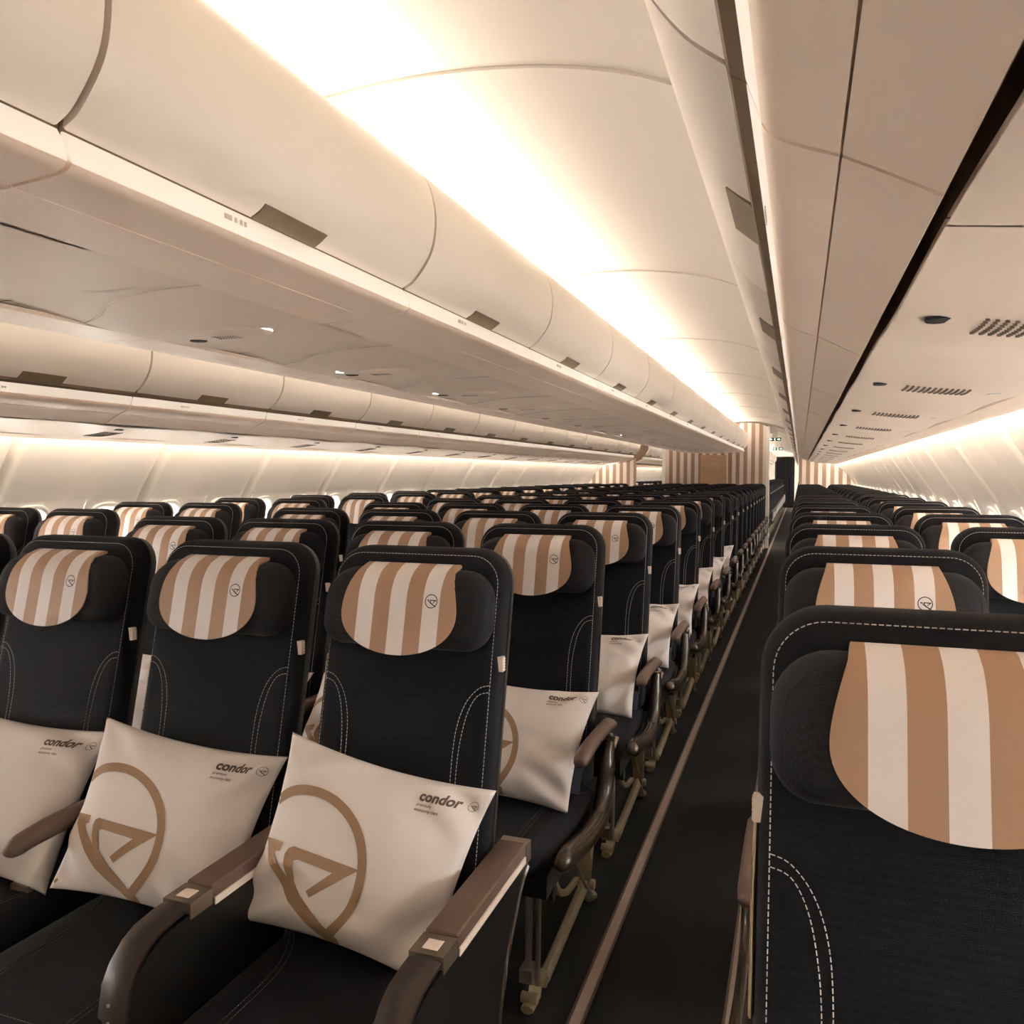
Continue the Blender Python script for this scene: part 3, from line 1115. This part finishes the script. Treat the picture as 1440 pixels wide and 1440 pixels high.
# leg set (front post, floor rail, raked rear strut, bent luggage bar), at local x
def legs(x):
    g = Geo()
    g.tube([(x - 0.013, -0.565, 0.30), (x - 0.013, -0.575, 0.07)], 0.009, 10)
    g.tube([(x + 0.012, -0.56, 0.29), (x + 0.012, -0.572, 0.05)], 0.007, 10)
    g.box((x - 0.03, -0.60, 0.065), (x + 0.005, -0.55, 0.10))
    a = g.mesh('front_leg', 'chrome', 40)
    g = Geo()
    g.sweep([(x, -0.625, 0.012), (x, -0.56, 0.014), (x, -0.54, 0.045)], 0.034, 0.022)
    g.tube([(x - 0.022, -0.60, 0.03), (x + 0.022, -0.60, 0.03)], 0.014, 10)
    g.tube([(x - 0.03, -0.545, 0.055), (x + 0.03, -0.545, 0.055)], 0.022, 12)
    g.sweep([(x + 0.02, -0.54, 0.05), (x + 0.02, -0.30, 0.075), (x + 0.02, -0.10, 0.10)], 0.030, 0.036)
    g.sweep([(x + 0.02, -0.12, 0.10), (x + 0.02, -0.05, 0.03), (x + 0.02, 0.0, 0.012)], 0.034, 0.03)
    g.tube([(x - 0.005, -0.09, 0.095), (x + 0.05, -0.09, 0.095)], 0.016, 10)
    b = g.mesh('leg_rail', 'brass', 40)
    g = Geo()
    g.sweep([(x + 0.02, -0.10, 0.11), (x + 0.02, -0.12, 0.20), (x + 0.02, -0.18, 0.30)], [0.035, 0.05, 0.06], 0.02)
    g.tube(smooth_path([(x - 0.012, -0.09, 0.10), (x - 0.012, -0.20, 0.115), (x - 0.012, -0.30, 0.17), (x - 0.012, -0.35, 0.25), (x - 0.012, -0.36, 0.33)], 5), 0.011, 8)
    c = g.mesh('rear_leg', 'brass', 40)
    g = Geo()
    g.tube(smooth_path([(x + 0.045, -0.33, 0.29), (x + 0.045, -0.19, 0.14), (x + 0.045, -0.165, 0.125), (x + 0.045, -0.14, 0.14), (x + 0.045, -0.10, 0.24)], 4), 0.005, 6)
    d = g.mesh('luggage_bar', 'silver', 40)
    return {'front_leg': a, 'leg_rail': b, 'rear_leg': c, 'luggage_bar': d}


LEGS = {1: legs(0.165), -1: legs(-0.165)}

# rounded armrest
g = Geo()
g.sweep(smooth_path([(0, -0.02, 0.585), (0, -0.08, 0.600), (0, -0.25, 0.606), (0, -0.36, 0.602), (0, -0.41, 0.594), (0, -0.428, 0.585)], 3),
        [0.036] * 3 + [0.042] * 9 + [0.040, 0.036, 0.028, 0.012], [0.03] * 3 + [0.045] * 6 + [0.042] * 3 + [0.036, 0.03, 0.022, 0.008])
MESH['armrest'] = g.mesh('armrest', 'brownpad', 60)
# arm pivot under the armrest
g = Geo()
g.sweep([(0, -0.05, 0.59), (0, -0.09, 0.50), (0, -0.13, 0.40), (0, -0.16, 0.33)], [0.024, 0.026, 0.028, 0.028], 0.07)
MESH['arm_post'] = g.mesh('arm_post', 'blackmatt', 50)
# boomerang shaped bronze aisle fairing
g = Geo()
g.sweep(smooth_path([(0, -0.075, 0.585), (0, -0.105, 0.50), (0, -0.135, 0.42), (0, -0.20, 0.365), (0, -0.36, 0.365), (0, -0.52, 0.395), (0, -0.60, 0.41), (0, -0.635, 0.405)], 4),
        [0.040] * 4 + [0.050] * 21 + [0.046, 0.040, 0.030, 0.012], [0.045] * 4 + [0.055] * 6 + [0.070] * 6 + [0.066] * 7 + [0.060, 0.054, 0.046, 0.036, 0.026, 0.012])
MESH['aisle_fairing'] = g.mesh('aisle_fairing', 'bronze', 60)
g = Geo()
g.sweep([(0, -0.02, 0.555), (0, -0.075, 0.54), (0, -0.10, 0.58)], 0.05, 0.014)
MESH['arm_hinge'] = g.mesh('arm_hinge', 'silver', 40)
# seat belt: webbing loop with buckle lying at the side of the cushion
g = Geo()
g.sweep(smooth_path([(0.17, -0.10, 0.46), (0.175, -0.16, 0.50), (0.18, -0.22, 0.492), (0.185, -0.27, 0.452)], 4), 0.05, 0.008)
MESH['seat_belt'] = g.mesh('seat_belt', 'belt', 40)
g = Geo(); g.box((0.10, -0.30, 0.438), (0.155, -0.235, 0.452)); g.box((0.11, -0.285, 0.452), (0.145, -0.25, 0.458))
MESH['belt_buckle'] = g.mesh('belt_buckle', 'silver', 0)
# cream pull tag at the side of the backrest
g = Geo()
zt = 0.995
g.box((0.205, front(zt) + 0.016, zt - 0.016), (0.2195, front(zt) + 0.030, zt + 0.016))
for k in range(5):
    g.box((0.2195, front(zt) + 0.016, zt - 0.0145 + k * 0.006), (0.2210, front(zt) + 0.030, zt - 0.0115 + k * 0.006))
MESH['pull_tag_r'] = g.mesh('pull_tag', 'creamtag', 0)
g2 = Geo(); g2.v, g2.f, g2.m = [(-x, y, z) for x, y, z in g.v], g.f, g.m
MESH['pull_tag_l'] = g2.mesh('pull_tag', 'creamtag', 0)
# pale side strip of the seat shell below the tag
g = Geo()
g.sweep([(0.217, front(0.97) + 0.055, 0.97), (0.2185, front(0.90) + 0.055, 0.90), (0.2185, front(0.75) + 0.055, 0.75)], 0.006, [0.012, 0.024, 0.026])
MESH['side_strip_r'] = g.mesh('side_strip', 'brass', 40)
g2 = Geo(); g2.v, g2.f, g2.m = [(-x, y, z) for x, y, z in g.v], g.f, g.m
MESH['side_strip_l'] = g2.mesh('side_strip', 'brass', 40)

# front-row table console (replaces the armrest)
CON = {}
prof = smooth_path([(-0.04, 0.600), (-0.30, 0.600), (-0.52, 0.600), (-0.585, 0.585), (-0.625, 0.545), (-0.635, 0.48)], 5)
prof = [(-0.04, 0.60)] + prof[1:] + [(-0.62, 0.30), (-0.58, 0.10), (-0.30, 0.08), (-0.27, 0.20), (-0.20, 0.42), (-0.11, 0.545), (-0.06, 0.575)]
g = Geo()
tri = prof
n = len(tri)
v = [(-0.030, y, z) for y, z in tri] + [(0.030, y, z) for y, z in tri]
f = [(k, (k + 1) % n, n + (k + 1) % n, n + k) for k in range(n)]
tt = tessellate_polygon([[Vector((y, z, 0)) for y, z in tri]])
f += [tuple(t) for t in tt] + [tuple(n + i for i in t) for t in tt]
g.add(v, f)
CON['console_body'] = g.mesh('console_body', 'black', 40)
g = Geo()
slab(g, rrect(0.060, 0.365, 0.004, 0.004, 3, 0, -0.2475), [(0.0, 0.598), (0.0, 0.624), (0.002, 0.6272), (0.0035, 0.628)], lambda a, d, b: (a, b, d))
CON['console_pad'] = g.mesh('console_pad', 'brownpad', 30)
g = Geo()
g.box((0.0302, -0.425, 0.588), (0.0330, -0.075, 0.602)); g.box((-0.0330, -0.425, 0.588), (-0.0302, -0.075, 0.602))
CON['side_trim'] = g.mesh('side_trim', 'creamtag', 0)
g = Geo(); g.box((-0.0312, -0.490, 0.592), (0.0312, -0.431, 0.6225))
CON['console_clasp'] = g.mesh('console_clasp', 'silver', 0)
g = Geo(); g.box((-0.031, -0.064, 0.58), (0.031, -0.036, 0.6225))
CON['console_hinge'] = g.mesh('console_hinge', 'silver', 0)
g = Geo(); g.box((-0.014, -0.476, 0.6225), (0.014, -0.448, 0.6235))
CON['clasp_label'] = g.mesh('clasp_label', 'creamtag', 0)
g = Geo()
cv = [(-0.494, 0.6015), (-0.52, 0.6015), (-0.56, 0.598), (-0.585, 0.588), (-0.612, 0.565), (-0.628, 0.54), (-0.637, 0.49)]
g.sweep([(0, y - 0.004 * (i / 6), z + 0.011 * (1 - i / 9)) for i, (y, z) in enumerate(smooth_path(cv, 2)[::2])] , 0.059, 0.018)
CON['console_nose'] = g.mesh('console_nose', 'nose', 50)
g = Geo()
g.sweep([(0, -0.634, 0.548), (0, -0.645, 0.49), (0, -0.643, 0.45)], 0.034, 0.008)
g.tube([(0.0, -0.648, 0.525), (0.0, -0.651, 0.525)], 0.003, 8, 1)
g.tube([(0.0, -0.650, 0.495), (0.0, -0.653, 0.495)], 0.003, 8, 1)
CON['end_plate'] = g.mesh('end_plate', ['black', 'silver'], 40)
g = Geo()
for sx in (-1, 1):
    g.tube([(sx * 0.030, y, z) for y, z in smooth_path([(-0.06, 0.575), (-0.11, 0.545), (-0.20, 0.42), (-0.27, 0.20), (-0.30, 0.08)], 4)], 0.006, 6)
CON['console_edge'] = g.mesh('console_edge', 'bronze', 50)


def add_arm(seat, x, aisle):
    e = link('armrest', MESH['armrest'], seat, (x, 0, 0.012))
    link('arm_post', MESH['arm_post'], seat, (x, 0, 0))
    if aisle:
        link('aisle_fairing', MESH['aisle_fairing'], seat, (x + (0.004 if x > 0 else -0.004), 0, 0))
        link('arm_hinge', MESH['arm_hinge'], seat, (x, 0, 0))


def add_console(seat, x):
    b = link('console_body', CON['console_body'], seat, (x, 0, 0))
    for nm, me in CON.items():
        if nm != 'console_body':
            link(nm, me, b)


def seat_at(x, y, label, group, arms, leg=None, tagside=1, detail=2, console=None):
    r = link('cabin_seat', None, None, (x, y, 0))
    tag(r, label, 'seat', group)
    b = link('backrest', MESH['backrest'], r)
    link('back_shell', MESH['back_shell'], r)
    h = link('headrest', MESH['headrest'], r)
    c = link('headrest_cover', MESH['headrest_cover'], r)
    c['label'] = 'tan and cream striped headrest cover'
    cu = link('cushion', MESH['cushion'], r)
    link('seat_base', MESH['seat_base'], r)
    link('pull_tag', MESH['pull_tag_r' if tagside > 0 else 'pull_tag_l'], r)
    if tagside < 0:
        link('side_strip', MESH['side_strip_l'], r)
    if detail >= 1:
        link('emblem', MESH['emblem'], c)
        link('stitching', MESH['stitching'], b)
    if detail >= 2:
        link('headrest_stitching', MESH['headrest_stitching'], h)
        link('cushion_stitching', MESH['cushion_stitching'], cu)
        bl = link('seat_belt', MESH['seat_belt'], r)
        link('belt_buckle', MESH['belt_buckle'], bl)
    for ax, aisle in arms:
        add_arm(r, ax, aisle)
    for ax in (console or []):
        add_console(r, ax)
    if leg:
        for nm, me in LEGS[leg].items():
            link(nm, me, r)
    return r


P1, P2 = 0.915, 0.787
SX = 0.502


def row_y(y0, k):
    return y0 + (k * P1 if k <= 7 else 7 * P1 + (k - 7) * P2)


ARM = 0.251
COLS_MID = [(1.5, 'on the curtain aisle'), (0.5, 'second from the curtain aisle'), (-0.5, 'third from the curtain aisle'), (-1.5, 'on the far aisle')]
seats = []
pillow_spots = []
LAST = 17
for k in range(0, LAST + 1):
    y = row_y(1.66, k)
    for c, where in COLS_MID:
        arms, cons = [], []
        if k == 0:
            if c == -0.5:
                arms.append((ARM, False))
            else:
                cons.append(ARM)
            if c == -1.5:
                cons.append(-ARM)
        else:
            arms.append((ARM, c == 1.5))
            if c == -1.5:
                arms.append((-ARM, True))
        kind = 'with table console' if k == 0 else 'with striped headrest'
        lab = 'navy seat %s, %s row of middle block, %s' % (kind, ordinal(k + 1), where)
        s = seat_at(c * SX, y, lab, 'seats of the middle block', arms, {1.5: 1, -1.5: -1}.get(c), 1, 2 if k < 4 else (1 if k < 9 else 0), cons)
        seats.append(s)
        if k <= 7:
            pillow_spots.append((c * SX, y, 'middle', k, where))
for k in range(0, LAST + 1):
    y = row_y(1.055, k)
    for c, where in ((1.737, 'on the aisle'), (2.239, 'by the windows')):
        arms = [(ARM, False)]
        if c < 2:
            arms.append((-ARM, True))
        lab = 'navy seat, %s row of window pairs by the curtain aisle, %s' % (ordinal(k + 1), where)
        seat_at(c, y, lab, 'seats of the pair block beside the curtain aisle', arms, -1 if c < 2 else None, -1, 2 if k < 3 else (1 if k < 8 else 0))
        if 1 <= k <= 7:
            pillow_spots.append((c, y, 'near', k, where))
for k in range(0, LAST):
    y = row_y(3.02, k) if k <= 5 else row_y(3.02, 5) + (k - 5) * P2
    if y > BULK - 0.3:
        break
    for c, where in ((-1.737, 'on the aisle'), (-2.239, 'by the windows')):
        arms = [(ARM, c > -2)]
        if c < -2:
            arms.append((-ARM, False))
        lab = 'navy seat, %s visible row of pairs along the far windows, %s' % (ordinal(k + 1), where)
        seat_at(c, y, lab, 'seats of the pair block along the far windows', arms, 1 if c > -2 else None, 1, 1 if k < 6 else 0)
# cabin continuing behind the bulkheads
k = 0
y = BULK + 2.6
while y < 34:
    for c, side in ((0.753, 'middle block'), (1.737, 'pair block beside it'), (-1.737, 'pair block at the far wall'), (-2.239, 'far window column')):
        if c < 0 and y > 25:
            continue
        lab = 'navy cabin seat %s behind the striped bulkhead, %s' % (ordinal(k + 1), side)
        seat_at(c, y, lab, 'seats behind the striped bulkhead', [(ARM, c in (0.753, -1.737))] + ([(-ARM, True)] if c == 1.737 else []),
                {0.753: 1, 1.737: -1}.get(c), -1 if c == 1.737 else 1, 0)
    y += P2
    k += 1


# =================================================================== PILLOWS
def hump(t, p=2.4):
    return max(0.0, 1 - abs(2 * t - 1) ** p)


def pillow_surface(u, v, sgn, var):
    """u, v in 0..1 across the pillow; returns x (across), d (thickness), h (height), all in pillow space"""
    rnd = var * 1.7
    pinch = 0.030
    x = (u - 0.5) * (PW - 2 * pinch * hump(v, 2.0) * (0.5 if sgn else 0.5) * 1.2)
    h = (v - 0.5) * (PH - 2 * pinch * hump(u, 2.0) * 0.6)
    x *= 0.92 + 0.10 * v
    e = (hump(u) ** 0.55) * (hump(v) ** 0.55)
    d = 0.062 * e
    # creases running in from the corners and edges
    w = 0.0
    for i, (cu_, cv_, ang, fr, am) in enumerate(((0.95, 0.95, 0.8, 30, .015), (0.05, 0.2, 2.2, 26, .014), (0.9, 0.15, -0.6, 24, .013), (0.2, 0.95, -0.9, 22, .010), (0.5, 0.02, 1.6, 20, .011))):
        du, dv = u - cu_, v - cv_
        r2 = du * du + dv * dv
        w += am * math.exp(-r2 / 0.045) * math.sin((du * math.cos(ang + rnd) + dv * math.sin(ang + rnd)) * fr + rnd * (i + 1))
    w += 0.0035 * math.sin(7 * u + 5 * v + rnd) * math.sin(6 * v - 3 * u + 2 * rnd)
    d += w * min(1.0, 3.0 * e) if sgn > 0 else w * 0.2 * e
    return x, d * sgn, h


def pillow_mesh(var):
    N = 64
    g = Geo()
    for sgn in (1, -1):
        v = []
        for j in range(N + 1):
            for i in range(N + 1):
                x, d, h = pillow_surface(i / N, j / N, sgn, var)
                v.append((x, -d, h))
        n = N + 1
        f = [(j * n + i, j * n + i + 1, (j + 1) * n + i + 1, (j + 1) * n + i) for j in range(N) for i in range(N)]
        g.add(v, f)
    me = g.mesh('pillow_cloth', 'pillow', 0)
    bm = bmesh.new(); bm.from_mesh(me)
    bmesh.ops.remove_doubles(bm, verts=bm.verts, dist=0.0006)
    bmesh.ops.recalc_face_normals(bm, faces=bm.faces)
    bm.to_mesh(me); bm.free()
    me.polygons.foreach_set('use_smooth', [True] * len(me.polygons))
    return me


def on_pillow(V, F, var, off=0.0016):
    out = []
    for (a, b) in V:
        u, vv = min(max(a / PW, 0.002), 0.998), min(max(b / PH, 0.002), 0.998)
        x, d, h = pillow_surface(u, vv, 1, var)
        out.append((x, -d - off, h))
    return out, F


def text2d(s, size, off=0.0):
    cu = bpy.data.curves.new('lettering', 'FONT')
    cu.body = s
    cu.size = size
    cu.offset = off
    cu.resolution_u = 3
    o = bpy.data.objects.new('lettering', cu)
    COL.objects.link(o)
    bpy.context.view_layer.update()
    dg = bpy.context.evaluated_depsgraph_get()
    me = o.evaluated_get(dg).to_mesh()
    bm = bmesh.new(); bm.from_mesh(me)
    bmesh.ops.triangulate(bm, faces=bm.faces)
    for _ in range(3):
        es = [e for e in bm.edges if e.calc_length() > 0.010]
        if es:
            bmesh.ops.subdivide_edges(bm, edges=es, cuts=1)
            bmesh.ops.triangulate(bm, faces=bm.faces)
    bm.verts.index_update()
    V = [(q.co.x, q.co.y) for q in bm.verts]
    F = [tuple(q.index for q in fc.verts) for fc in bm.faces]
    bm.free()
    o.evaluated_get(dg).to_mesh_clear()
    bpy.data.objects.remove(o)
    bpy.data.curves.remove(cu)
    return V, F


TXT = [(text2d('condor', 0.030, 0.0011), 0.728 * PW, 0.872 * PH), (text2d('premium', 0.0095, 0.00015), 0.728 * PW, 0.840 * PH), (text2d('economy class', 0.0095, 0.00015), 0.728 * PW, 0.811 * PH)]
BIRD_T = tess2d(BIRD, 0.02)
PILLOW = []
for var in range(3):
    cloth = pillow_mesh(var)
    g = Geo()
    V, F = ring2d(RC, RR - 0.020, RR, 120, keep=lambda p: 0.004 < p[0] < PW - 0.004 and 0.006 < p[1])
    g.add(*on_pillow(V, F, var))
    g.add(*on_pillow(*BIRD_T, var, 0.0020))
    big = g.mesh('emblem_print', 'print', 0)
    g = Geo()
    for (V, F), ox, oy in TXT:
        w = max(p[0] for p in V)
        sx = (0.086 / w) if oy > 0.86 * PH else 1.0
        V2 = [(ox + p[0] * sx * (1 if oy > 0.86 * PH else 0.95) - 0.008, oy + p[1]) for p in V]
        g.add(*on_pillow(V2, F, var, 0.0020))
    ec = (0.942 * PW, 0.895 * PH)
    V, F = ring2d(ec, 0.0095, 0.0105, 32)
    g.add(*on_pillow(V, F, var, 0.0020))
    s2 = 0.0098 / RR
    V, F = tess2d([(ec[0] + (x - RC[0]) * s2, ec[1] + (y_ - RC[1]) * s2) for x, y_ in BIRD], 0.02)
    g.add(*on_pillow(V, F, var, 0.0022))
    PILLOW.append((cloth, big, g.mesh('lettering', 'grey_print', 0)))

g = Geo()
V, F = tess2d([(-0.02 + (x - RC[0]) * 0.75, 1.60 + (y_ - RC[1]) * 0.75) for x, y_ in BIRD], 0.05)
g.add([(x, BULK - 0.019, z) for x, z in V], F)
V, F = ring2d((-0.02, 1.60), 0.105, 0.113, 48)
g.add([(x, BULK - 0.019, z) for x, z in V], F)
link('emblem', g.mesh('bulkhead_emblem', 'bulkmark', 0), mp)

for i, (x, y, blk, k, where) in enumerate(pillow_spots):
    var = 0 if (blk == 'middle' and k == 0 and x > 0.6) else (i % 3)
    cloth, big, small = PILLOW[var]
    rz = random.uniform(-0.05, 0.05)
    ry = random.uniform(-0.05, 0.05)
    lean = random.uniform(0.66, 0.78)
    dx = 0.0
    if blk == 'middle' and k == 0:
        ry = {0: 0.17, 1: 0.13, 2: 0.08, 3: 0.05}[i]
        rz = {0: 0.06, 1: 0.12, 2: 0.10, 3: 0.0}[i]
        dx = {0: -0.018, 1: -0.014, 2: -0.010, 3: 0.0}[i]
        lean = 0.46
    zc = 0.443 + PH / 2 * math.cos(lean) + abs(math.sin(ry)) * PW * (0.26 if blk == 'middle' and k == 0 else 0.5)
    ytop = front(0.437 + PH * math.cos(lean)) - 0.036
    o = link('pillow', cloth, None, (x + dx, y + ytop - PH / 2 * math.sin(lean), zc), (-lean, ry, rz))
    blockname = {'middle': 'middle block', 'near': 'window pairs by curtain aisle'}[blk]
    tag(o, 'cream emblem pillow, %s row of %s, %s' % (ordinal(k + 1), blockname, where), 'pillow', 'cream pillows on the seats')
    e = link('emblem_print', big, o); e['label'] = 'large brown ring and bird emblem'
    t = link('lettering', small, o); t['label'] = 'small dark lettering with round emblem'
